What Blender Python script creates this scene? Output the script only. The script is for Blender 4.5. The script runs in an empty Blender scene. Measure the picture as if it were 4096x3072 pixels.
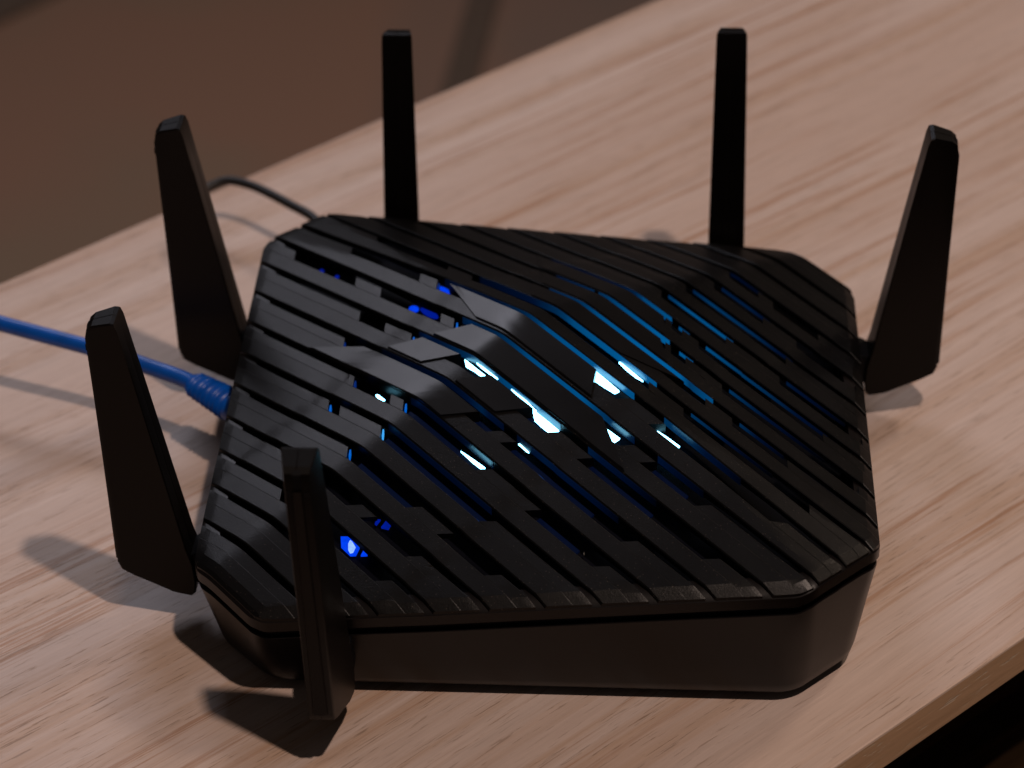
import bpy, bmesh, math, random
from mathutils import Vector, Matrix, noise
random.seed(7)
S = bpy.context.scene
COL = S.collection
MM = 0.001

# ------------------------------------------------------------------ camera
cam_d = bpy.data.cameras.new('camera')
cam = bpy.data.objects.new('camera', cam_d)
COL.objects.link(cam)
r = Vector((0.99791397, 0.0617407, -0.01886243))
u = Vector((-0.01937598, 0.56514731, 0.82476245))
d = Vector((-0.06158146, 0.82267649, -0.56516468))
M = Matrix.Identity(4)
for i in range(3):
    M[i][0], M[i][1], M[i][2] = r[i], u[i], -d[i]
M.translation = Vector((0.04030399, -0.68131197, 0.51420986))
cam.matrix_world = M
cam_d.sensor_width = 36
cam_d.lens = 92.994
cam_d.clip_start = 0.02
cam_d.clip_end = 60
cam_d.dof.use_dof = True
cam_d.dof.focus_distance = 0.775
cam_d.dof.aperture_fstop = 11.0
cam_d.dof.aperture_blades = 9
S.camera = cam
S.render.resolution_x, S.render.resolution_y = 1024, 768

# ------------------------------------------------------------------ world and room light
W = bpy.data.worlds.new('World')
S.world = W
W.use_nodes = True
bg = W.node_tree.nodes['Background']
bg.inputs['Color'].default_value = (1.0, 0.84, 0.78, 1)
bg.inputs['Strength'].default_value = 0.034

def lamp(name, kind, loc, energy, color, size=0.1, size_y=None, target=None):
    l = bpy.data.lights.new(name, kind)
    l.energy = energy
    l.color = color
    o = bpy.data.objects.new(name, l)
    COL.objects.link(o)
    o.location = loc
    if kind == 'AREA':
        l.shape = 'RECTANGLE'
        l.size = size
        l.size_y = size_y or size
        dv = Vector(target) - Vector(loc)
        o.rotation_euler = dv.to_track_quat('-Z', 'Y').to_euler()
    elif kind == 'POINT':
        l.shadow_soft_size = size
    return o
# ceiling lamp over the photographer's right shoulder: gives the crisp shadows to the upper left
lamp('ceiling_lamp', 'POINT', (0.386, -0.438, 1.5), 47.0, (1.0, 0.77, 0.65), 0.030)
# soft cool window light from behind left: the sheen on the left faces of the lid
lamp('window_light', 'AREA', (-0.68, 1.62, 1.42), 9.4, (0.88, 0.87, 1.0), 0.95, 0.5, (-0.03, 0.0, 0.05))

S.view_settings.view_transform = 'Standard'
S.view_settings.look = 'None'
S.view_settings.exposure = 0
S.view_settings.gamma = 1

# second, weaker and softer ceiling lamp behind to the right
lamp('far_ceiling_lamp', 'POINT', (1.05, 1.0, 1.45), 27.0, (1.0, 0.77, 0.60), 0.12)

# ------------------------------------------------------------------ material helpers
def mat(name):
    m = bpy.data.materials.new(name)
    m.use_nodes = True
    nt = m.node_tree
    b = nt.nodes['Principled BSDF']
    return m, nt, b
def nd(nt, t, **kw):
    n = nt.nodes.new(t)
    for k, v in kw.items():
        if k in n.inputs.keys():
            n.inputs[k].default_value = v
        else:
            setattr(n, k, v)
    return n
def ramp(nt, stops):
    n = nt.nodes.new('ShaderNodeValToRGB')
    e = n.color_ramp.elements
    while len(e) < len(stops):
        e.new(0.5)
    for el, (p, c) in zip(e, stops):
        el.position = p
        el.color = (*c, 1) if len(c) == 3 else c
    return n
def mixrgb(nt, mode, fac, a, b):
    n = nt.nodes.new('ShaderNodeMix')
    n.data_type = 'RGBA'
    n.blend_type = mode
    L = nt.links
    for sock, v in ((n.inputs[0], fac), (n.inputs[6], a), (n.inputs[7], b)):
        if hasattr(v, 'is_linked'):
            L.new(v, sock)
        elif isinstance(v, (int, float)):
            sock.default_value = v
        else:
            sock.default_value = (*v, 1)
    return n.outputs[2]

def textured_plastic(name, base, rough, bump, scale, glint=0.0, spec=0.28):
    m, nt, b = mat(name)
    L = nt.links
    tc = nd(nt, 'ShaderNodeTexCoord')
    n1 = nd(nt, 'ShaderNodeTexNoise', Scale=scale, Detail=3.0, Roughness=0.65)
    L.new(tc.outputs['Object'], n1.inputs['Vector'])
    n2 = nd(nt, 'ShaderNodeTexNoise', Scale=scale * 0.02, Detail=4.0)
    L.new(tc.outputs['Object'], n2.inputs['Vector'])
    rr = ramp(nt, [(0.3, tuple(c * 0.8 for c in base)), (0.75, tuple(c * 1.25 for c in base))])
    L.new(n2.outputs['Fac'], rr.inputs['Fac'])
    if glint > 0:
        v = nd(nt, 'ShaderNodeTexVoronoi', Scale=scale * 0.45)
        L.new(tc.outputs['Object'], v.inputs['Vector'])
        sp = ramp(nt, [(0.0, (1, 1, 1)), (0.12, (0, 0, 0))])
        L.new(v.outputs['Distance'], sp.inputs['Fac'])
        col = mixrgb(nt, 'MIX', sp.outputs['Color'], rr.outputs['Color'], (glint, glint * 0.82, glint * 0.68))  # warm specks paint lamp glints into the base colour
        L.new(col, b.inputs['Base Color'])
    else:
        L.new(rr.outputs['Color'], b.inputs['Base Color'])
    mr = nd(nt, 'ShaderNodeMapRange')
    mr.inputs['To Min'].default_value = rough - 0.07
    mr.inputs['To Max'].default_value = rough + 0.07
    L.new(n2.outputs['Fac'], mr.inputs['Value'])
    L.new(mr.outputs['Result'], b.inputs['Roughness'])
    bp = nd(nt, 'ShaderNodeBump', Strength=bump, Distance=0.0003)
    L.new(n1.outputs['Fac'], bp.inputs['Height'])
    L.new(bp.outputs['Normal'], b.inputs['Normal'])
    b.inputs['Specular IOR Level'].default_value = spec
    return m
M_SLAT = textured_plastic('textured_black_plastic', (0.0016, 0.0013, 0.0013), 0.35, 0.20, 1700, 0.13, 0.245)
M_PLATE = textured_plastic('satin_black_plastic', (0.003, 0.0027, 0.003), 0.30, 0.05, 1500)
M_BODY = textured_plastic('smooth_black_plastic', (0.0035, 0.0022, 0.0022), 0.33, 0.08, 1800)
M_ANT = textured_plastic('antenna_black_plastic', (0.0014, 0.0008, 0.0006), 0.38, 0.10, 2200, 0.0, 0.17)
M_IN = textured_plastic('interior_black_plastic', (0.002, 0.002, 0.003), 0.55, 0.1, 900, 0.0, 0.12)
M_RUB = textured_plastic('rubber', (0.02, 0.02, 0.02), 0.8, 0.3, 1500)

def simple(name, base, rough, metal=0.0):
    m, nt, b = mat(name)
    L = nt.links
    tc = nd(nt, 'ShaderNodeTexCoord')
    n = nd(nt, 'ShaderNodeTexNoise', Scale=160.0, Detail=4.0)
    L.new(tc.outputs['Object'], n.inputs['Vector'])
    rr = ramp(nt, [(0.3, tuple(c * 0.82 for c in base)), (0.7, tuple(c * 1.15 for c in base))])
    L.new(n.outputs['Fac'], rr.inputs['Fac'])
    L.new(rr.outputs['Color'], b.inputs['Base Color'])
    b.inputs['Roughness'].default_value = rough
    b.inputs['Metallic'].default_value = metal
    return m
M_BLUE = simple('blue_cable_jacket', (0.0, 0.085, 0.46), 0.36)
M_BLK = simple('black_cable_jacket', (0.008, 0.007, 0.007), 0.5)
M_SHIELD = textured_plastic('dark_blue_light_shield', (0.0015, 0.002, 0.005), 0.6, 0.05, 900, 0.0, 0.06)
M_METAL = simple('solder_metal', (0.5, 0.45, 0.38), 0.3, 1.0)
M_PCB = simple('circuit_board', (0.006, 0.008, 0.012), 0.4)

def emit(name, color, strength, vary=0.0):
    m, nt, b = mat(name)
    L = nt.links
    b.inputs['Base Color'].default_value = (0.001, 0.001, 0.002, 1)
    b.inputs['Specular IOR Level'].default_value = 0.04
    b.inputs['Roughness'].default_value = 0.5
    b.inputs['Emission Color'].default_value = (*color, 1)
    b.inputs['Emission Strength'].default_value = strength
    if vary:
        tc = nd(nt, 'ShaderNodeTexCoord')
        n = nd(nt, 'ShaderNodeTexNoise', Scale=900.0, Detail=2.0)
        L.new(tc.outputs['Object'], n.inputs['Vector'])
        mr = nd(nt, 'ShaderNodeMapRange')
        mr.inputs['To Min'].default_value = strength * (1 - vary)
        mr.inputs['To Max'].default_value = strength * (1 + vary)
        L.new(n.outputs['Fac'], mr.inputs['Value'])
        L.new(mr.outputs['Result'], b.inputs['Emission Strength'])
    return m
M_GUIDE_GLINT = emit('lit_guide_and_glint', (0.24, 0.72, 1.0), 9.0)
M_GUIDE_DIM = emit('dim_light_guide_edge', (0.0, 0.16, 0.75), 0.5)
M_SHEET = emit('dim_blue_shield_glow', (0.0, 0.0022, 0.0125), 1.0)
M_SHEET_EDGE = emit('blue_shield_edge_glow', (0.0, 0.045, 0.22), 1.0)
M_ENDB = emit('end_glow_blue', (0.0, 0.11, 0.55), 1.0)
M_ENDC = emit('end_glow_bright', (0.05, 0.40, 0.95), 1.0)
M_ENDD = emit('end_glow_dim', (0.0, 0.02, 0.16), 1.0)
M_LED = emit('blue_indicator_led', (0.0, 0.05, 0.85), 1.0, 0.3)
M_LED_DIM = emit('dim_blue_indicator_led', (0.0, 0.012, 0.32), 0.8, 0.3)
M_LEDW = emit('pale_blue_led_core', (0.25, 0.42, 1.0), 1.3, 0.35)

def wood_top(name, base_a, base_b, streak, streak2, pore, spec=0.4):
    m, nt, b = mat(name)
    L = nt.links
    tc = nd(nt, 'ShaderNodeTexCoord')
    src = tc.outputs['Object']
    # gentle waviness of the grain
    mpw = nd(nt, 'ShaderNodeMapping'); mpw.inputs['Scale'].default_value = (2.6, 5, 5)
    L.new(src, mpw.inputs['Vector'])
    nw = nd(nt, 'ShaderNodeTexNoise', Scale=1.0, Detail=2.0, Roughness=0.4)
    L.new(mpw.outputs['Vector'], nw.inputs['Vector'])
    sub = nd(nt, 'ShaderNodeVectorMath', operation='SUBTRACT'); sub.inputs[1].default_value = (0.5, 0.5, 0.5)
    L.new(nw.outputs['Color'], sub.inputs[0])
    sc = nd(nt, 'ShaderNodeVectorMath', operation='MULTIPLY'); sc.inputs[1].default_value = (0.0, 0.034, 0.012)
    L.new(sub.outputs[0], sc.inputs[0])
    add = nd(nt, 'ShaderNodeVectorMath', operation='ADD')
    L.new(src, add.inputs[0]); L.new(sc.outputs[0], add.inputs[1])
    P = add.outputs[0]
    def stretched(sx, sy, sz, detail, rough=0.55, seed=0.0):
        mp = nd(nt, 'ShaderNodeMapping')
        mp.inputs['Scale'].default_value = (sx, sy, sz)
        mp.inputs['Location'].default_value = (seed, seed * 1.7, seed * 0.6)
        L.new(P, mp.inputs['Vector'])
        n = nd(nt, 'ShaderNodeTexNoise', Scale=1.0, Detail=detail, Roughness=rough)
        L.new(mp.outputs['Vector'], n.inputs['Vector'])
        return n.outputs['Fac']
    broad = stretched(2.0, 26, 20, 3.0, 0.5, 3.1)
    mid = stretched(1.3, 78, 90, 5.0, 0.68, 9.7)
    fine = stretched(24, 700, 500, 5.0, 0.75, 1.3)
    c0 = ramp(nt, [(0.40, base_b), (0.56, base_a)])
    L.new(broad, c0.inputs['Fac'])
    s1 = ramp(nt, [(0.50, (0, 0, 0)), (0.62, (0.6, 0.6, 0.6)), (0.72, (0.95, 0.95, 0.95))])
    L.new(mid, s1.inputs['Fac'])
    m2 = mixrgb(nt, 'MIX', s1.outputs['Color'], c0.outputs['Color'], streak)
    mid2 = stretched(3.6, 250, 140, 6.0, 0.75, 21.3)
    s2 = ramp(nt, [(0.53, (0, 0, 0)), (0.59, (0.85, 0.85, 0.85))])
    L.new(mid2, s2.inputs['Fac'])
    gate = ramp(nt, [(0.42, (0, 0, 0)), (0.58, (1, 1, 1))])
    L.new(stretched(3.5, 30, 30, 2.0, 0.5, 44.0), gate.inputs['Fac'])
    mg = nd(nt, 'ShaderNodeMath', operation='MULTIPLY')
    L.new(s2.outputs['Color'], mg.inputs[0]); L.new(gate.outputs['Color'], mg.inputs[1])
    m3 = mixrgb(nt, 'MIX', mg.outputs[0], m2, streak2)
    f1 = ramp(nt, [(0.3, (0.89, 0.885, 0.88)), (0.7, (1.06, 1.06, 1.06))])
    L.new(fine, f1.inputs['Fac'])
    m4 = mixrgb(nt, 'MULTIPLY', 1.0, m3, f1.outputs['Color'])
    # short pore dashes
    pd = stretched(80, 1500, 900, 3.0, 0.55, 5.5)
    p1 = ramp(nt, [(0.60, (0, 0, 0)), (0.65, (1, 1, 1))])
    L.new(pd, p1.inputs['Fac'])
    pg = ramp(nt, [(0.42, (0.14, 0.14, 0.14)), (0.60, (0.7, 0.7, 0.7))])
    L.new(mid, pg.inputs['Fac'])
    pm = nd(nt, 'ShaderNodeMath', operation='MULTIPLY')
    L.new(p1.outputs['Color'], pm.inputs[0]); L.new(pg.outputs['Color'], pm.inputs[1])
    m5 = mixrgb(nt, 'MIX', pm.outputs[0], m4, pore)
    L.new(m5, b.inputs['Base Color'])
    b.inputs['Roughness'].default_value = 0.46
    b.inputs['Specular IOR Level'].default_value = spec
    hs = nd(nt, 'ShaderNodeMath', operation='SUBTRACT')
    L.new(fine, hs.inputs[0]); L.new(pm.outputs[0], hs.inputs[1])
    bp = nd(nt, 'ShaderNodeBump', Strength=0.35, Distance=0.0003)
    L.new(hs.outputs[0], bp.inputs['Height'])
    L.new(bp.outputs['Normal'], b.inputs['Normal'])
    return m
M_WOOD = wood_top('pale_ash_wood', (0.575, 0.468, 0.418), (0.53, 0.41, 0.350), (0.465, 0.320, 0.230), (0.37, 0.205, 0.118), (0.24, 0.165, 0.12))
M_WOOD_EDGE = wood_top('ash_wood_edge_band', (0.86, 0.56, 0.35), (0.78, 0.50, 0.30), (0.82, 0.52, 0.32), (0.68, 0.42, 0.25), (0.98, 0.92, 0.78))
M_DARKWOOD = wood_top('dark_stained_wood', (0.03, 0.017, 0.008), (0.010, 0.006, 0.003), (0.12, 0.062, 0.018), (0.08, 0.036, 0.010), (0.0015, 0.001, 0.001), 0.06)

def floor_mat():
    m, nt, b = mat('brown_floor')
    L = nt.links
    tc = nd(nt, 'ShaderNodeTexCoord')
    n = nd(nt, 'ShaderNodeTexNoise', Scale=2.2, Detail=3.0)
    L.new(tc.outputs['Object'], n.inputs['Vector'])
    rr = ramp(nt, [(0.38, (0.225, 0.170, 0.115)), (0.60, (0.275, 0.158, 0.105))])
    L.new(n.outputs['Fac'], rr.inputs['Fac'])
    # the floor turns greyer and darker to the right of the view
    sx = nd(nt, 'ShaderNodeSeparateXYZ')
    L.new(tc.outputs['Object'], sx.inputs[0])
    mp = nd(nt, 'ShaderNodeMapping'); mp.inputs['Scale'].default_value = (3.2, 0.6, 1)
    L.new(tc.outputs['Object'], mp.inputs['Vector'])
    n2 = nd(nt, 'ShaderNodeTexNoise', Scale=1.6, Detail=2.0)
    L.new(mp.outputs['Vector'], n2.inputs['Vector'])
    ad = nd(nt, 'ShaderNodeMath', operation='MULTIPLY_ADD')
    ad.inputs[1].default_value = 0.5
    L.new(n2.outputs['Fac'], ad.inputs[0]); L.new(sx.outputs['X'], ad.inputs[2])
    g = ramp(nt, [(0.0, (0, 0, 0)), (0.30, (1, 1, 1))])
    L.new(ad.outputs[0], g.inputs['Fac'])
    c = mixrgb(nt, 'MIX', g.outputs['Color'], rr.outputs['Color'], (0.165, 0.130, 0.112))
    L.new(c, b.inputs['Base Color'])
    b.inputs['Roughness'].default_value = 0.75
    return m
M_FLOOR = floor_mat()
M_TRIM = simple('dark_floor_strip', (0.115, 0.082, 0.060), 0.6)

# ------------------------------------------------------------------ object helpers
def empty(name, loc=(0, 0, 0), label=None, cat=None, group=None):
    o = bpy.data.objects.new(name, None)
    o.empty_display_size = 0.01
    COL.objects.link(o)
    o.location = loc
    if label: o['label'] = label
    if cat: o['category'] = cat
    if group: o['group'] = group
    return o
def mesh_obj(name, verts, faces, m, parent=None, smooth=None, scale=MM):
    me = bpy.data.meshes.new(name)
    me.from_pydata([tuple(c * scale for c in v) for v in verts], [], faces)
    bm = bmesh.new()
    bm.from_mesh(me)
    bmesh.ops.remove_doubles(bm, verts=bm.verts, dist=1e-7)
    bmesh.ops.recalc_face_normals(bm, faces=bm.faces)
    bm.to_mesh(me)
    bm.free()
    me.materials.append(m)
    o = bpy.data.objects.new(name, me)
    COL.objects.link(o)
    if parent: o.parent = parent
    if smooth is not None:
        for p in me.polygons: p.use_smooth = True
        me.set_sharp_from_angle(angle=math.radians(smooth))
    return o
def bevel(o, w, seg=2, angle=30):
    b = o.modifiers.new('bevel', 'BEVEL')
    b.width = w
    b.segments = seg
    b.limit_method = 'ANGLE'
    b.angle_limit = math.radians(angle)
    return o

# ------------------------------------------------------------------ router surface (mm)
A, B = 100.0, 99.82
CUT1, CUT2 = 21.3, 21.0
ZP, ZBL, ZFR, RL, RR_ = 68.53, 49.64, 48.24, 33.03, 35.37
U0 = -8.14
UM = A * math.sqrt(2)
Q2 = math.sqrt(2)
def sabs(x, k):
    return math.sqrt(x * x + k * k) - k
def zs(uu, v):
    kL = (ZP - RL) / (UM - 10.6)
    kR = (ZP - RR_) / (UM - 10.6)
    k = kL if v < 0 else kR
    s = (ZP - ZBL) / (UM + U0) if uu < U0 else (ZP - ZFR) / (UM - U0)
    # the crease along v = 0 flattens out into the two cut corners
    c = max(0.0, (abs(uu) - 40.0) / 86.0) * 11.0
    av = math.sqrt(v * v + (c * 0.35) ** 2)
    av = max(av, c) if c > 0 else av
    return ZP - k * (av if c > 0 else sabs(v, 1.0)) - s * sabs(uu - U0, 1.8) * 1.008
def xy2uv(x, y): return (x - y) / Q2, (x + y) / Q2
def uv2xy(uu, v): return (uu + v) / Q2, (v - uu) / Q2

def ring(inset, rad=10.0, nseg=7, nedge=10):
    """rounded octagon outline, counter clockwise, inset by some mm"""
    a, b = A - inset, B - inset
    c = CUT1 - inset * (2 - Q2)
    P = [(a, -b + c), (a, b - c), (a - c, b), (-a + c, b), (-a, b - c), (-a, -b + c), (-a + c, -b), (a - c, -b)]
    out = []
    rad = max(1.0, rad - inset * 0.5)
    n = len(P)
    cor = []
    for i in range(n):
        p0, p1, p2 = Vector(P[i - 1]), Vector(P[i]), Vector(P[(i + 1) % n])
        d0 = (p0 - p1).normalized(); d1 = (p2 - p1).normalized()
        t = rad * math.tan(math.radians(22.5))
        s, e = p1 + d0 * t, p1 + d1 * t
        cen = p1 + (d0 + d1).normalized() * (rad / math.cos(math.radians(22.5)))
        a0 = math.atan2((s - cen).y, (s - cen).x); a1 = math.atan2((e - cen).y, (e - cen).x)
        while a1 < a0: a1 += 2 * math.pi
        if a1 - a0 > math.pi: a1 -= 2 * math.pi
        arc = [(cen.x + rad * math.cos(a0 + (a1 - a0) * j / nseg), cen.y + rad * math.sin(a0 + (a1 - a0) * j / nseg)) for j in range(nseg + 1)]
        cor.append(arc)
    for i in range(n):
        out += cor[i]
        s, e = cor[i][-1], cor[(i + 1) % n][0]
        for j in range(1, nedge):
            f = j / nedge
            out.append((s[0] + (e[0] - s[0]) * f, s[1] + (e[1] - s[1]) * f))
    return out
OUT = ring(0.25)
def urange(v, poly=OUT):
    """where the line v = const crosses the outline"""
    us = []
    n = len(poly)
    for i in range(n):
        a = xy2uv(*poly[i]); b = xy2uv(*poly[(i + 1) % n])
        if (a[1] - v) * (b[1] - v) < 0 or a[1] == v:
            f = (v - a[1]) / (b[1] - a[1]) if b[1] != a[1] else 0
            us.append(a[0] + f * (b[0] - a[0]))
    return (min(us), max(us)) if len(us) >= 2 else None
def edge_d(uu, v):
    x, y = uv2xy(uu, v)
    S8 = (A + B - CUT1) / Q2
    return min(A - abs(x), B - abs(y), S8 - abs(v), S8 - abs(uu))
def drop(dd):
    if dd >= 3.4: return 0.0
    f = max(0.0, dd) / 3.4
    return 1.5 * (1 - f)
LIFT = 0.35
def side_drop(uu, v):
    """rim bevel: full on the front, right and cut corners, faint on the left, half at the back"""
    x, y = uv2xy(uu, v)
    S8 = (A + B - CUT1) / Q2
    return max(drop(A - x), drop(B + y), 0.22 * drop(A + x), 0.5 * drop(B - y), 0.8 * drop(S8 - abs(v)), 0.8 * drop(S8 - uu), 0.3 * drop(S8 + uu))
def ztop(uu, v):
    return zs(uu, v) + LIFT - side_drop(uu, v)
def thick(uu, v):
    rr = math.sqrt(((uu - 8) / 75) ** 2 + ((v + 0) / 70) ** 2)
    f = max(0.0, min(1.0, (1.15 - rr) / 0.4))
    return 1.7 + 1.7 * f

def strip(name, vs, zo, uf, m, parent, thick_f=thick, ends=0.3, step=3.0, smooth=9, add=None):
    """a slat: vs = list of v lines, zo = offset at each line, uf(v) -> (u0, u1)"""
    cols = []
    nm = 0
    rng = []
    for v in vs:
        rr = uf(v)
        if rr is None or rr[1] - rr[0] < 0.3: return None
        rng.append(rr)
    L = max(b - a for a, b in rng)
    N = max(2, int(L / step))
    ts = [i / N for i in range(N + 1)]
    # extra samples at both ends so that the rim bevel is followed
    e = [2.4 / L, 4.7 / L, 4.95 / L, 9.0 / L, 14.0 / L] if L > 24 else []
    ts = sorted(set(ts + e + [1 - q for q in e]))
    V, F = [], []
    n = len(ts); k = len(vs)
    for (a, b), v, z in zip(rng, vs, zo):
        for t in ts:
            uu = a + (b - a) * t
            x, y = uv2xy(uu, v)
            V.append((x, y, ztop(uu, v) + (z(uu, v) if callable(z) else z)))
    base = len(V)
    for (a, b), v in zip(rng, vs):
        for t in ts:
            uu = a + (b - a) * t
            x, y = uv2xy(uu, v)
            V.append((x, y, ztop(uu, v) - thick_f(uu, v)))
    idx = lambda j, i: j * n + i
    for j in range(k - 1):
        for i in range(n - 1):
            F.append((idx(j, i), idx(j, i + 1), idx(j + 1, i + 1), idx(j + 1, i)))
            F.append((base + idx(j, i), base + idx(j + 1, i), base + idx(j + 1, i + 1), base + idx(j, i + 1)))
        F.append((idx(j, 0), idx(j + 1, 0), base + idx(j + 1, 0), base + idx(j, 0)))
        F.append((idx(j, n - 1), idx(j + 1, n - 1), base + idx(j + 1, n - 1), base + idx(j, n - 1)))
    for i in range(n - 1):
        for j in (0, k - 1):
            F.append((idx(j, i), idx(j, i + 1), base + idx(j, i + 1), base + idx(j, i)))
    return mesh_obj(name, V, F, m, parent, smooth)

router = empty('wifi_router', (0, 0, 0), 'black slatted octagonal router glowing blue inside, with six upright antennas, on pale wood table', 'router')

PITCH = 11.3
W_B0, W_B1, W_A1 = 0.75, 6.45, 10.15
# openings in the recessed step of each rib: (u start, u end) at the middle of the step
WIN = {
 -9: [(-15, 33.7)],
 -8: [(-25, 7), (13.5, 34)],
 -7: [(-11, 21), (35, 56)],
 -6: [(-34.5, -28.8), (-8.8, 41)],
 -5: [(-36, -17.8), (-11.7, 26.6), (48, 77)],
 -4: [(-55, 18.4), (24.5, 77)],
 -3: [(-61, -48), (-35, 32), (46, 98.7)],
 -2: [(-110, -77), (-64, -33.7), (-27.4, 51.8), (61, 84)],
 -1: [(-93.5, -57.5), (-49, 39), (53, 103.7)],
 0: [(-94, -57), (-45, 37), (52, 104)],
 1: [(-24, 50), (61.5, 84.5)],
 2: [(-33, 21), (23.5, 30), (46, 103)],
 3: [(-48, 9.5), (12.3, 17.0), (24.5, 78)],
 4: [(-4, 25.4), (49, 84)],
 5: [(-4, 41)],
 6: [(-2.3, 20), (35, 61)],
 7: [(-6.5, 7), (13.7, 34)],
}
def recess(off):
    def f(uu, v):
        dd = edge_d(uu, v)
        g = max(0.0, min(1.0, (dd - 1.5) / 13.0))
        return off * (0.25 + 0.75 * g) - 0.10
    return f
for rr in range(-11, 11):
    v0 = PITCH * rr
    # raised slat
    vs = [v0 + W_B0, v0 + W_B0 + 0.35, v0 + 2.8, v0 + 4.6, v0 + W_B1 - 0.3, v0 + W_B1]
    if rr == -11:
        vs = [-125.5, -124.5, -122, -120, v0 + W_B1 - 0.3, v0 + W_B1]
    zo = [-0.28, 0, 0, 0, 0, -0.12]
    strip('slat', vs, zo, urange, M_SLAT, router)
    # recessed step segments between the openings
    va, vb = v0 + W_B1 + 0.05, v0 + W_A1
    if rr == 10: vb = v0 + W_A1
    vm = v0 + 8.7
    wins = WIN.get(rr, [])
    cuts = [None] + wins + [None]
    for i in range(len(cuts) - 1):
        l, rgt = cuts[i], cuts[i + 1]
        def uf(v, l=l, rgt=rgt):
            R = urange(v)
            if R is None: return None
            a, b = R
            if l is not None:
                s = -1 if l[1] < U0 else (1 if v0 < 0 else -1)
                a = l[1] + s * (v - vm)
            if rgt is not None:
                s = -1 if rgt[0] < U0 else (1 if v0 < 0 else -1)
                b = rgt[0] + s * (v - vm)
            return (a, b)
        strip('slat_step', [va, (va + vb) / 2, vb - 0.3, vb], [recess(-0.06), recess(-0.10), recess(-0.14), recess(-0.32)], uf, M_SLAT, router)
# closing piece beyond the last rib at the far corner
strip('slat', [PITCH * 11 + W_B0, PITCH * 11 + 1.0, 125.8], [-0.2, 0, 0], urange, M_SLAT, router)

# wide satin plates across the ridge: (v of lower edge, u left/right there, v of upper edge, u left/right there)
PLATES = [
 (-9.6, -21.5, 31.0, -1.4, -44.5, 24.5),
 (-21.4, -28.6, 58.0, -12.4, -20.0, 38.8),
 (-32.6, -37.8, -22.0, -24.0, -30.2, -12.2),
 (-32.6, -5.0, 13.0, -23.9, 2.2, 20.8),
 (-44.3, -63.0, 1.5, -35.6, -45.0, 9.6),
 (12.2, -20.0, 20.0, 20.8, -29.0, 40.0),
 (23.6, -28.0, 30.0, 32.0, -37.0, 18.0),
 (34.8, -42.0, 17.0, 43.3, -52.0, 8.0),
]
for (va, a0, a1, vb, b0, b1) in PLATES:
    def uf(v, va=va, vb=vb, a0=a0, a1=a1, b0=b0, b1=b1):
        f = (v - va) / (vb - va)
        return (a0 + (b0 - a0) * f, a1 + (b1 - a1) * f)
    hi = 0.62 if va < 0 else 0.35
    vs = [va, va + 0.3] + [va + (vb - va) * q for q in (0.35, 0.65)] + [vb - 0.3, vb]
    strip('accent_plate', vs, [hi - 0.3, hi, hi, hi, hi, hi - 0.3], uf, M_PLATE, router, step=2.0)

# lid rim: bevel under the slat ends, side band, dark seam
def loft(name, rings, m, parent, cap_last=False, cap_first=False, smooth=35):
    n = len(rings[0])
    V = [p for rg in rings for p in rg]
    F = []
    for j in range(len(rings) - 1):
        for i in range(n):
            F.append((j * n + i, j * n + (i + 1) % n, (j + 1) * n + (i + 1) % n, (j + 1) * n + i))
    if cap_last: F.append(tuple((len(rings) - 1) * n + i for i in range(n)))
    if cap_first: F.append(tuple(i for i in range(n)))
    return mesh_obj(name, V, F, m, parent, smooth)
base_ring = ring(0)
def zr(p, inset=0.0):
    return zs(*xy2uv(*p)) + LIFT - side_drop(*xy2uv(*p))
def ring_at(inset, dz, ref=None):
    pts = ring(inset)
    return [(p[0], p[1], zr(q, 0) + dz) for p, q in zip(pts, base_ring)]
def top_ring(inset, dz):
    pts = ring(inset)
    return [(p[0], p[1], zs(*xy2uv(*p)) + LIFT - side_drop(*xy2uv(*p)) + dz) for p in pts]
loft('lid_rim', [top_ring(7.0, -3.6), top_ring(6.4, -1.5), top_ring(3.4, -1.25), top_ring(1.4, -1.0), ring_at(0.35, -0.75), ring_at(0.0, -1.1), ring_at(0.0, -4.4), ring_at(0.5, -4.9), ring_at(2.6, -4.95)], M_BODY, router)
loft('rim_seam', [ring_at(2.4, -4.8), ring_at(2.0, -5.0), ring_at(2.0, -7.4), ring_at(2.6, -7.6)], M_IN, router)
# tapering lower shell
def low_ring(f, inset, z):
    """between the seam (f=0) and the foot line (f=1)"""
    pts = ring(inset, 10.0 + 6.0 * min(1.0, f * 2.2))
    return [(p[0], p[1], (zr(q, 0) - 7.2) * (1 - f) + z * f) for p, q in zip(pts, base_ring)]
loft('lower_shell', [low_ring(0.0, 3.0, 3.2), low_ring(0.0, 0.75, 3.2), low_ring(0.012, 0.5, 3.2), low_ring(0.3, 1.9, 3.2), low_ring(0.6, 3.4, 3.2), low_ring(0.88, 4.9, 3.2), low_ring(0.97, 5.7, 3.2), low_ring(1.0, 6.9, 2.6)], M_BODY, router, cap_last=True)
# feet
for sx, sy in ((-72, -72), (72, -72), (-72, 72), (72, 72)):
    V, F = [], []
    N = 20
    for z in (0.0, 2.8):
        for i in range(N):
            a = 2 * math.pi * i / N
            V.append((sx + 7 * math.cos(a), sy + 7 * math.sin(a), z))
    F = [(i, (i + 1) % N, N + (i + 1) % N, N + i) for i in range(N)] + [tuple(range(N)), tuple(range(N, 2 * N))]
    mesh_obj('rubber_foot', V, F, M_RUB, router)

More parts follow.
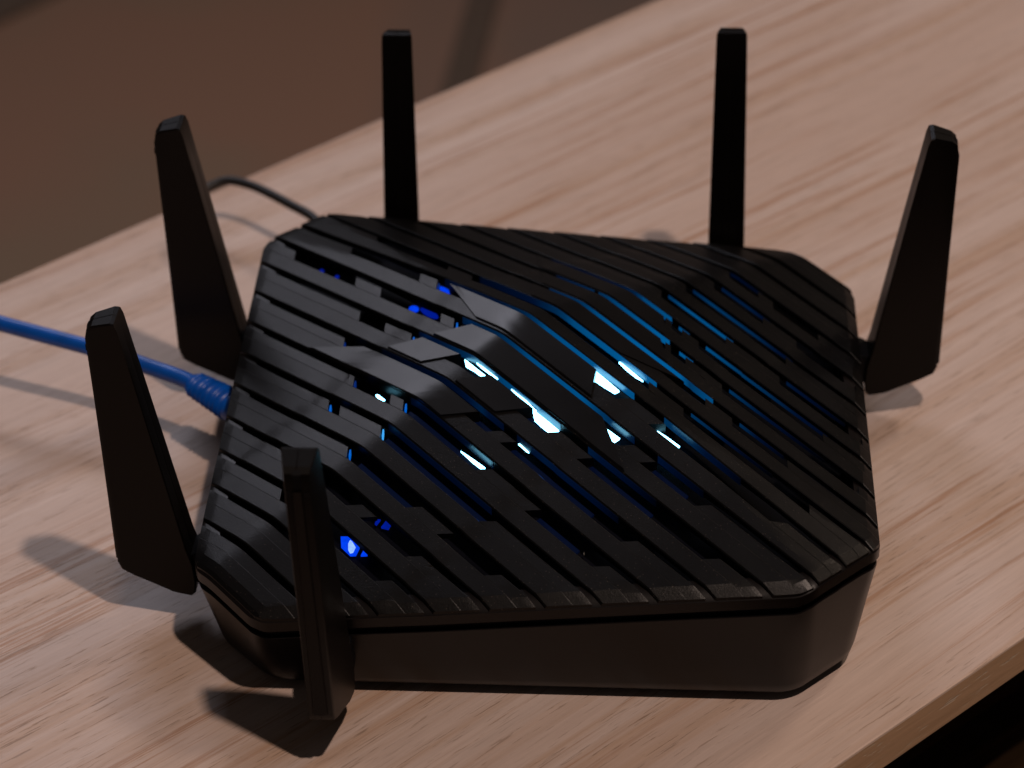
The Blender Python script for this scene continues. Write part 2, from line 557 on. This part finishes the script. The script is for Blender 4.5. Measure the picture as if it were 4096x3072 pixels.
# inside: dark carrier under the slats, circuit board
def carrier_ring(inset, dz):
    pts = ring(inset)
    return [(p[0], p[1], zs(*xy2uv(*p)) + dz) for p in pts]
loft('inner_frame', [carrier_ring(7.5, -3.0), carrier_ring(7.6, -12), carrier_ring(9.0, -14)], M_IN, router)
def slab(name, cx, cy, sx, sy, z0, z1, m, parent, rot=0.0, bev=None):
    V = []
    for z in (z0, z1):
        for dx, dy in ((-1, -1), (1, -1), (1, 1), (-1, 1)):
            x, y = dx * sx / 2, dy * sy / 2
            V.append((cx + x * math.cos(rot) - y * math.sin(rot), cy + x * math.sin(rot) + y * math.cos(rot), z))
    F = [(0, 1, 2, 3), (4, 5, 6, 7), (0, 1, 5, 4), (1, 2, 6, 5), (2, 3, 7, 6), (3, 0, 4, 7)]
    o = mesh_obj(name, V, F, m, parent)
    if bev: bevel(o, bev)
    return o
def sheet(name, inset, dz, h, m, parent):
    """closed sheet that follows the underside of the lid"""
    poly = ring(inset)
    NV = 44
    vs = [-125 + 250 * i / NV for i in range(NV + 1)]
    rows = [(v, urange(v, poly)) for v in vs]
    rows = [(v, q) for v, q in rows if q]
    K = 36
    V, F = [], []
    for z in (dz, dz - h):
        for v, (a, b) in rows:
            for i in range(K + 1):
                uu = a + (b - a) * i / K
                x, y = uv2xy(uu, v)
                V.append((x, y, zs(uu, v) + z))
    n = K + 1
    top = len(rows) * n
    for j in range(len(rows) - 1):
        for i in range(K):
            q = (j * n + i, j * n + i + 1, (j + 1) * n + i + 1, (j + 1) * n + i)
            F.append(q)
            F.append(tuple(top + k for k in reversed(q)))
    return mesh_obj(name, V, F, m, parent, 40)
sheet('light_shield', 9.0, -7.0, 1.0, M_SHIELD, router)

# camera ray helper is not used in the scene: positions below are in router millimetres
def prism_uv(name, pts, dz, h, m, parent):
    """flat piece following the lid surface dz below it"""
    V = []
    for z in (dz, dz - h):
        for uu, v in pts:
            x, y = uv2xy(uu, v)
            V.append((x, y, zs(uu, v) + z))
    n = len(pts)
    F = [tuple(range(n)), tuple(range(n, 2 * n))] + [(i, (i + 1) % n, n + (i + 1) % n, n + i) for i in range(n)]
    return mesh_obj(name, V, F, m, parent)
LG = [
 (2.8, [(-26.2, -47.0), (-25.6, -46.6), (-21.5, -47.2), (-22.0, -47.4), (-24.6, -47.5)]),
 (2.8, [(-12.5, -22.3), (-9.6, -24.2), (-7.3, -24.2), (-5.7, -24.0), (-3.6, -24.0), (-1.6, -23.9), (-0.6, -23.1), (-5.4, -23.1), (-9.0, -22.9)]),
 (1.7, [(-6.9, -22.25), (-4.1, -22.1), (-0.3, -22.1), (2.8, -22.1), (0.0, -22.35), (-4.0, -22.5)]),  # painted reflection on the slat wall, as a thin emissive piece
 (2.8, [(18.5, -22.1), (22.1, -24.4), (25.1, -24.6), (28.3, -24.6), (30.5, -22.2), (24.9, -22.1)]),
 (1.5, [(9.0, -22.15), (14.0, -22.5), (19.6, -22.9), (20.9, -22.6), (16.0, -22.1)]),  # emissive sliver against the wall, painting reflected guide light
 (2.8, [(13.7, -46.7), (19.1, -47.0), (22.8, -46.9), (23.9, -45.9), (19.0, -46.2)]),
 (2.8, [(24.9, -33.5), (25.3, -33.2), (29.6, -33.5), (28.8, -33.65)]),
 (2.8, [(19.9, 0.55), (23.6, -2.35), (28.6, -2.1), (32.9, -1.6), (33.3, -0.1), (27.4, 0.3)]),
 (2.8, [(20.8, 11.6), (21.4, 11.95), (24.6, 11.85), (31.8, 11.35), (29.1, 10.7), (24.6, 10.9)]),
 (2.8, [(39.9, -12.4), (42.5, -13.9), (45.9, -13.9), (46.2, -12.0), (43.3, -12.1)]),
 (2.8, [(51.3, -3.45), (52.1, -2.8), (56.8, -2.4), (61.6, -2.2), (61.4, -4.1), (56.4, -3.85)]),
]
for dz, pts in LG:
    prism_uv('guide_and_glint', pts, LIFT - dz, 0.5, M_GUIDE_GLINT, router)
# emissive sheets painting blue light on the shield in the openings, thin bright edges
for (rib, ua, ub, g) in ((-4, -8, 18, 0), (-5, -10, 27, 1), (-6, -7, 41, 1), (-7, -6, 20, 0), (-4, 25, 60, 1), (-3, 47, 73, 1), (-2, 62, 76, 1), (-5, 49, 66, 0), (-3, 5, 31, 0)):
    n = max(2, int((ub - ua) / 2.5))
    for nm, wa, wb, z, m in (('shield_glow', 6.6, 9.9, -3.3, M_SHEET), ('shield_edge_glow', 6.52, 6.72, -0.55, M_SHEET_EDGE)):
        if nm == 'shield_edge_glow' and not g: continue
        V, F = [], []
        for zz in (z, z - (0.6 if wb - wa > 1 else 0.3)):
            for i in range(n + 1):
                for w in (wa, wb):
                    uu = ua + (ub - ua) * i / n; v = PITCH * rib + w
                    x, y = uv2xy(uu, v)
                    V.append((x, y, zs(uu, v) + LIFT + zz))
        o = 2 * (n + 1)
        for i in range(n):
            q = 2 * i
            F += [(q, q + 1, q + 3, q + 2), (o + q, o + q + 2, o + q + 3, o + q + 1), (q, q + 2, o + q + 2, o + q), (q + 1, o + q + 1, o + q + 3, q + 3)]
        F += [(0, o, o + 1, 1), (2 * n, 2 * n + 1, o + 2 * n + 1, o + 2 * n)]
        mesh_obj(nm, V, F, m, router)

# small blue leds and lit patches seen through the openings
def ball(name, x, y, z, rx, ry, rz, m, parent, rot=0.0):
    V, F = [], []
    NU, NV = 16, 8
    for j in range(NV + 1):
        ph = math.pi * j / NV
        for i in range(NU):
            th = 2 * math.pi * i / NU
            a, b = rx * math.sin(ph) * math.cos(th), ry * math.sin(ph) * math.sin(th)
            V.append((x + a * math.cos(rot) - b * math.sin(rot), y + a * math.sin(rot) + b * math.cos(rot), z + rz * math.cos(ph)))
    for j in range(NV):
        for i in range(NU):
            F.append((j * NU + i, j * NU + (i + 1) % NU, (j + 1) * NU + (i + 1) % NU, (j + 1) * NU + i))
    return mesh_obj(name, V, F, m, parent, 60)
for pts, m in (
    ([(8.1, -89.0), (9.8, -87.5), (15.3, -87.7), (16.5, -90.1), (15.3, -91.2), (10.9, -91.1)], M_LED),
    ([(17.0, -87.7), (19.1, -87.8), (17.7, -89.2)], M_LED),
    ([(14.0, -76.5), (16.4, -76.6), (16.7, -77.8), (14.6, -78.8)], M_LED_DIM),
    ([(11.6, -77.9), (12.4, -77.2), (12.9, -79.2), (12.1, -79.2)], M_LED_DIM)):
    prism_uv('blue_lens', pts, -5.0, 0.6, m, router)
prism_uv('lens_core', [(11.4, -88.1), (12.2, -88.0), (14.6, -88.6), (15.4, -90.2), (15.0, -91.0), (13.6, -90.6), (12.0, -89.3)], -4.7, 0.25, M_LEDW, router)
for (uu, v, a, b, m, nm) in ((-50.1, 0.9, 3.2, 1.5, M_LED, 'indicator_led'), (-51.7, -10.4, 1.8, 1.6, M_LED, 'indicator_led'), (-45.0, -9.5, 4.2, 1.5, M_LED_DIM, 'indicator_led'),
    (-91.4, -11.0, 0.5, 0.9, M_LED_DIM, 'indicator_led'), (-99.4, -11.3, 0.9, 0.9, M_LED_DIM, 'indicator_led'), (-70.4, -0.5, 0.7, 0.8, M_LED_DIM, 'indicator_led')):
    x, y = uv2xy(uu, v)
    ball(nm, x, y, zs(uu, v) - 5.2, a, b, 0.8, m, router, math.radians(-45))
for (uu, v, rot) in ((17.6, -77.6, 60), (66.7, -45.5, 90)):
    x, y = uv2xy(uu, v)
    ball('solder_joint', x, y, zs(uu, v) - 4.5, 0.8, 0.25, 0.5, M_METAL, router, math.radians(rot))


# emissive strips painting led light on the slat walls, dimmed by hand-set stops
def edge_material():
    m, nt, b = mat('blue_wall_glow')
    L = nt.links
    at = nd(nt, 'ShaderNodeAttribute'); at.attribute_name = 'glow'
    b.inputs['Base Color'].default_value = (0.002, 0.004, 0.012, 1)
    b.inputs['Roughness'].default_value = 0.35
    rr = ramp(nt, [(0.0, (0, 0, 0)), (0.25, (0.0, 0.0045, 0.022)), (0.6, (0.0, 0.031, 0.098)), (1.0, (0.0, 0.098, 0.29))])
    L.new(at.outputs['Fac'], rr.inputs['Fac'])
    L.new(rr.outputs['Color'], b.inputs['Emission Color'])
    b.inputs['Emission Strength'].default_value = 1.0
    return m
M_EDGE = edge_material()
def glow_edge(rib, stops, z0=-0.45, z1=-2.9):
    """stops: (u, brightness) along the low wall of a rib"""
    v = PITCH * rib + W_B0 - 0.12
    V, F, G = [], [], []
    u0, u1 = stops[0][0], stops[-1][0]
    N = max(2, int((u1 - u0) / 2.0))
    us = sorted(set([u0 + (u1 - u0) * i / N for i in range(N + 1)] + [q[0] for q in stops]))
    for uu in us:
        g = 0
        for (a, ga), (c, gc) in zip(stops[:-1], stops[1:]):
            if a <= uu <= c: g = ga + (gc - ga) * (uu - a) / max(1e-6, c - a)
        for dv in (0.0, 0.14):
            for z in (z0, z1):
                x, y = uv2xy(uu, v + dv)
                V.append((x, y, zs(uu, v) + LIFT + z)); G.append(g)
    n = len(us)
    for i in range(n - 1):
        o = i * 4; q = o + 4
        F += [(o, q, q + 1, o + 1), (o + 2, o + 3, q + 3, q + 2), (o, o + 2, q + 2, q), (o + 1, q + 1, q + 3, o + 3)]
    F += [(0, 1, 3, 2), ((n - 1) * 4, (n - 1) * 4 + 2, (n - 1) * 4 + 3, (n - 1) * 4 + 1)]
    o = mesh_obj('wall_glow', V, F, M_EDGE, router)
    at = o.data.attributes.new('glow', 'FLOAT', 'POINT')
    # remove_doubles keeps the order here: nothing is merged
    for i, g in enumerate(G[:len(at.data)]): at.data[i].value = g
    return o
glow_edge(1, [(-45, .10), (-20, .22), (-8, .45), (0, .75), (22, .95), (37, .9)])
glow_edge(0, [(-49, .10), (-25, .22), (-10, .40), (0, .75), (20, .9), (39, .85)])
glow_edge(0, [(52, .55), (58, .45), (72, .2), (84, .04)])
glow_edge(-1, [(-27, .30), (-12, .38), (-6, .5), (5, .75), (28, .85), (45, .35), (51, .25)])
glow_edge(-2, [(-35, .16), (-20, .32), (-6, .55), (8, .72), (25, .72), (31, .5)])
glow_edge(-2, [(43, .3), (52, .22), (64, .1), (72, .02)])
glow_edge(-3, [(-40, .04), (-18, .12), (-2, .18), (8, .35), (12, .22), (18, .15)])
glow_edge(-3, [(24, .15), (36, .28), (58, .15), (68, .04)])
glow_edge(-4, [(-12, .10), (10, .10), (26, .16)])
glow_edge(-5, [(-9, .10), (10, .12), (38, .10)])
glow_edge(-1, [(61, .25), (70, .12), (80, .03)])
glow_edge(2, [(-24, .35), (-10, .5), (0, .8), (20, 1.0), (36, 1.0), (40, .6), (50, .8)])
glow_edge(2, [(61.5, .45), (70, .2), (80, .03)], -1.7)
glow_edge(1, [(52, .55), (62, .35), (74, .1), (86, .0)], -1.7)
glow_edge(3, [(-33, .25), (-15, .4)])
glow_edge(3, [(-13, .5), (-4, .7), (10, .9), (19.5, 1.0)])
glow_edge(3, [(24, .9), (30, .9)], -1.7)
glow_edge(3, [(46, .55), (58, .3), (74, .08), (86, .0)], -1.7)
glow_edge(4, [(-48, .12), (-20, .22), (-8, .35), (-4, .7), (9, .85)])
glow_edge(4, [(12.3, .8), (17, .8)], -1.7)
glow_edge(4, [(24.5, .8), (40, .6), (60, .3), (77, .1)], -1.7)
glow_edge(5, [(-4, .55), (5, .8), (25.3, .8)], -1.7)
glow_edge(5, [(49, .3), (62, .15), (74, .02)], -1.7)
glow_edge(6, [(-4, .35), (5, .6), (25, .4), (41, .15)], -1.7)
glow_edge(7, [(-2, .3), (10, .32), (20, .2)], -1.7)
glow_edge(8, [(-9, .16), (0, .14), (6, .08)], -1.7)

# short emissive strips painting blue led light on the ends of openings
for (uu, vv, g) in ((-25.2, -15.0, M_ENDB), (-33.2, -26.2, M_ENDB), (-53.4, -38.2, M_ENDD), (-34.2, -49.3, M_ENDD), (-9.9, -48.8, M_ENDB), (-32.5, -60.6, M_ENDB), (-7.3, -60.0, M_ENDC), (-9.5, -71.2, M_ENDB),
    (-47.2, -3.9, M_ENDD)):
    x0, y0 = uv2xy(uu, vv)
    V = []
    for z in (-0.9, -2.9):
        for dx, dy in ((0, 0), (0.45, 0), (0.45, 2.6), (0, 2.6)):
            X, Y = x0 + dx, y0 + dy
            V.append((X, Y, zs(*xy2uv(X, Y)) + LIFT + z))
    mesh_obj('end_glow', V, [(0, 1, 2, 3), (4, 5, 6, 7), (0, 1, 5, 4), (1, 2, 6, 5), (2, 3, 7, 6), (3, 0, 4, 7)], g, router)

# ------------------------------------------------------------------ antennas
PROF = [(5.0, 9.2), (10.0, 9.9), (15.2, 12.0), (22.3, 15.0), (25.9, 16.9), (27.0, 19.6), (27.4, 60.0), (28.1, 100.5), (27.4, 103.6),
        (25.8, 105.0), (20.2, 106.6), (19.0, 106.3), (18.3, 104.4), (16.0, 92.0), (4.9, 27.2), (3.4, 21.0), (3.0, 14.5), (3.5, 10.6)]
def half_t(n, z):
    """half thickness along the lid edge: thick towards the lid, thinner outside"""
    fz = max(0.0, min(1.0, (z - 20) / 86.0))
    n_in = 3.0 + 15.6 * fz
    n_out = 27.0 + 0.9 * fz
    inner = 6.5 + (5.15 - 6.5) * fz
    f = max(0.0, min(1.0, (n - n_in) / (n_out - n_in)))
    return inner + (3.6 - inner) * f
def make_antenna(parent, centre, nrm, tan, lean=0.0, rise=0.0):
    def P(n, t, z):
        t += lean * (z - 20)
        z += rise
        return (centre[0] + nrm[0] * n + tan[0] * t, centre[1] + nrm[1] * n + tan[1] * t, z)
    V, F = [], []
    k = len(PROF)
    cen = (sum(p[0] for p in PROF) / k, sum(p[1] for p in PROF) / k)
    def shrunk(p, am):
        dx, dz = p[0] - cen[0], p[1] - cen[1]
        L = math.hypot(dx, dz)
        # keep the inset perpendicular-ish: mostly horizontal on the long sides
        return (p[0] - am * (1 if dx > 0 else -1) * min(1, abs(dx) / 5), p[1] - am * (dz / L if abs(dz) > 38 else 0))
    layers = []
    for sgn, am, tt in ((-1, 0.45, 1.0), (-1, 0.0, 0.93), (-1, 0.0, 0.04), (-1, 0.12, 0.02), (1, 0.12, 0.02), (1, 0.0, 0.04), (1, 0.0, 0.93), (1, 0.45, 1.0)):
        lay = []
        for p in PROF:
            q = shrunk(p, am)
            lay.append(len(V))
            V.append(P(q[0], sgn * tt * half_t(p[0], p[1]), q[1]))
        layers.append(lay)
    for a, b in zip(layers[:-1], layers[1:]):
        for i in range(k):
            F.append((a[i], a[(i + 1) % k], b[(i + 1) % k], b[i]))
    F.append(tuple(layers[0])); F.append(tuple(layers[-1]))
    rot = mesh_obj('antenna', V, F, M_ANT, parent, 22)
    # raised spine down the outer face
    V, F = [], []
    for (n, z, w) in [(28.55, 98.6, 1.5), (28.05, 60.0, 1.9), (27.75, 20.0, 2.3)]:
        for t in (-w, -w * 0.75, w * 0.75, w):
            V.append(P(n if abs(t) < w else n - 0.9, t - 0.1, z))
    for j in range(2):
        for i in range(3):
            F.append((j * 4 + i, j * 4 + i + 1, (j + 1) * 4 + i + 1, (j + 1) * 4 + i))
    sp = mesh_obj('spine', V, F, M_ANT, rot, 30)
    # dark recesses either side of the spine, just under the tip
    for sg in (-1, 1):
        V = []
        for n in (27.2, 28.3):
            for (t, z) in ((sg * 1.55, 96.4), (sg * 3.3, 96.4), (sg * 3.3, 98.4), (sg * 1.55, 98.4)):
                V.append(P(n, t, z))
        mesh_obj('tip_recess', V, [(0, 1, 2, 3), (4, 5, 6, 7), (0, 1, 5, 4), (1, 2, 6, 5), (2, 3, 7, 6), (3, 0, 4, 7)], M_IN, rot)
    # small dark latch slot low on the outer top corner
    V = []
    for (n, z) in ((28.3, 99.0), (27.72, 103.4), (26.6, 104.4), (26.0, 99.0)):
        for t in (-1.1, 1.1):
            V.append(P(n, t, z))
    F = [(0, 1, 3, 2), (2, 3, 5, 4), (4, 5, 7, 6), (6, 7, 1, 0), (0, 2, 4, 6), (1, 3, 5, 7)]
    mesh_obj('tip_slot', V, F, M_IN, rot)
    # hinge block between antenna and shell
    V, F = [], []
    for n, hw, z0, z1 in ((-6.0, 6.0, 13.5, 26.0), (1.5, 6.0, 13.5, 25.0), (4.6, 4.8, 14.5, 24.0)):
        for t, z in ((-hw, z0), (hw, z0), (hw, z1), (-hw, z1)):
            V.append(P(n, t, z))
    for j in range(2):
        for i in range(4):
            F.append((j * 4 + i, j * 4 + (i + 1) % 4, (j + 1) * 4 + (i + 1) % 4, (j + 1) * 4 + i))
    F += [(0, 1, 2, 3), (8, 9, 10, 11)]
    bevel(mesh_obj('hinge', V, F, M_IN, rot), 0.0006)
    return rot
for c, n, t, le, ri in (((-100, -57), (-1, 0), (0, 1), 0, 0), ((-100, 57), (-1, 0), (0, 1), 0, 0), ((100, 57), (1, 0), (0, 1), 0, 0),
                ((-57, -100), (0, -1), (1, 0), -0.017, 0), ((-56, 100), (0, 1), (1, 0), 0, 0.3), ((57, 100), (0, 1), (1, 0), 0, 2.4)):
    make_antenna(router, c, n, t, le, ri)

# ------------------------------------------------------------------ cables
def spline(pts, sub=12):
    out = []
    P = [Vector(p) for p in pts]
    for i in range(len(P) - 1):
        p0 = P[max(0, i - 1)]; p1 = P[i]; p2 = P[i + 1]; p3 = P[min(len(P) - 1, i + 2)]
        for j in range(sub):
            t = j / sub
            out.append(0.5 * ((2 * p1) + (-p0 + p2) * t + (2 * p0 - 5 * p1 + 4 * p2 - p3) * t * t + (-p0 + 3 * p1 - 3 * p2 + p3) * t ** 3))
    out.append(P[-1])
    return out
def tube(name, path, radii, m, parent=None, n=18, squash=1.0, smooth=40):
    V, F = [], []
    for k, p in enumerate(path):
        a = path[max(0, k - 1)]; b = path[min(len(path) - 1, k + 1)]
        tdir = (b - a).normalized()
        side = tdir.cross(Vector((0, 0, 1))).normalized()
        up = side.cross(tdir).normalized()
        rad = radii[k] if isinstance(radii, list) else radii
        for i in range(n):
            an = 2 * math.pi * i / n
            V.append(tuple(p + side * rad * math.cos(an) + up * rad * squash * math.sin(an)))
    for k in range(len(path) - 1):
        for i in range(n):
            F.append((k * n + i, k * n + (i + 1) % n, (k + 1) * n + (i + 1) % n, (k + 1) * n + i))
    F.append(tuple(range(n))); F.append(tuple((len(path) - 1) * n + i for i in range(n)))
    return mesh_obj(name, V, F, m, parent, smooth)
net = empty('network_cable', (0, 0, 0), 'bright blue network cable with ribbed boot plugged into left side of router', 'cable')
cpath = spline([(-108, 20.5, 24.5), (-120, 29, 25), (-133, 35.5, 25.5), (-154, 44.0, 27), (-188, 56.0, 28.5), (-225, 72, 29), (-270, 95, 27), (-330, 130, 22)])
tube('cable_jacket', cpath, 2.75, M_BLUE, net)
# ribbed strain relief
b0, b1 = Vector((-93.0, 9.5, 23.0)), Vector((-118.0, 27.8, 25.0))
bp_, br_ = [], []
NB = 90
for i in range(NB + 1):
    f = i / NB
    s = f * (b1 - b0).length
    bp_.append(b0.lerp(b1, f))
    if f < 0.42:
        rad = 5.8
    else:
        g = (f - 0.42) / 0.58
        rad = 5.7 - 1.6 * g + 0.7 * math.sin(s * 2 * math.pi / 2.2)
    br_.append(rad)
br_[-1] = 3.2
tube('ribbed_boot', bp_, br_, M_BLUE, net, 22, 0.82, 60)

pw = empty('power_cable', (0, 0, 0), 'thin black power cable curving away behind the rear left antenna', 'cable')
ppath = spline([(-70, 96, 20), (-80, 118, 20), (-91.5, 141, 20), (-102.5, 152.0, 20), (-114, 162, 20), (-121, 166.6, 20), (-127.5, 168.8, 20), (-132.5, 168.0, 19), (-137, 164.0, 17), (-139.5, 150, 10), (-135, 130, 4), (-126, 108, 2), (-118, 90, 1.8), (-108, 75, 1.8), (-92, 60, 1.8)])
tube('cable_jacket', ppath, 1.75, M_BLK, pw)
tube('plug', [Vector((-66, 90, 20)), Vector((-71, 99.5, 20)), Vector((-76, 110, 20)), Vector((-77, 112, 20))], [4.2, 4.2, 3.4, 1.8], M_BLK, pw)

# ------------------------------------------------------------------ table
ang = math.radians(45.3)
dirv = Vector((math.cos(ang), math.sin(ang), 0))
perp = Vector((-math.sin(ang), math.cos(ang), 0))
front_d = -147.4   # distance of the near edge from the origin across the grain
back_d = 236.0
TL = 1400
def box_mesh(x0, x1, y0, y1, z0, z1):
    V = [(x, y, z) for z in (z0, z1) for x, y in ((x0, y0), (x1, y0), (x1, y1), (x0, y1))]
    F = [(0, 1, 2, 3), (4, 5, 6, 7), (0, 1, 5, 4), (1, 2, 6, 5), (2, 3, 7, 6), (3, 0, 4, 7)]
    return V, F
V, F = box_mesh(-TL, TL, front_d, back_d, -14.4, 0)
table = mesh_obj('table', V, F, M_WOOD)
table.rotation_euler = (0, 0, ang)
table.data.materials.append(M_WOOD_EDGE)
for p in table.data.polygons:
    if abs(p.normal.z) < 0.5: p.material_index = 1
bv = bevel(table, 0.0007, 2)
bv.modifiers['bevel'].material = 0
table['label'] = 'pale ash wood tabletop with straight grain and darker brown edge, under the router'
table['category'] = 'table'

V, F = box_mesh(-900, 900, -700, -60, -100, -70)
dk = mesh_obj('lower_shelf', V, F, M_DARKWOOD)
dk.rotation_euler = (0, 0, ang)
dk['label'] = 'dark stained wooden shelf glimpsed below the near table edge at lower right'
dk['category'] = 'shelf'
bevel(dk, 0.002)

# ------------------------------------------------------------------ floor far below
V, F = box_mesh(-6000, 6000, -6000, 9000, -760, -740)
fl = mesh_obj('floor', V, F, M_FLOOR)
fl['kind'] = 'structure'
V, F = [], [(0, 1, 3, 2), (4, 6, 7, 5), (0, 4, 5, 1), (2, 3, 7, 6), (0, 2, 6, 4), (1, 5, 7, 3)]
for z in (-739.5, -735.0):
    for p in ((-148, 2600), (-112, 2600), (-222, 1200), (-192, 1200)):
        V.append((p[0], p[1], z))
st = mesh_obj('floor_strip', V, F, M_TRIM)
st['kind'] = 'structure'
V, F = box_mesh(-500, 0, -800, 1400, 0, 6)
fm = mesh_obj('floor_mat', V, F, M_TRIM)
fm.location = (-0.675, 1.80, -0.7395)
fm.rotation_euler = (0, 0, math.radians(-36))
fm['label'] = 'dark blurred mat on the floor at the far upper left corner'
fm['category'] = 'mat'
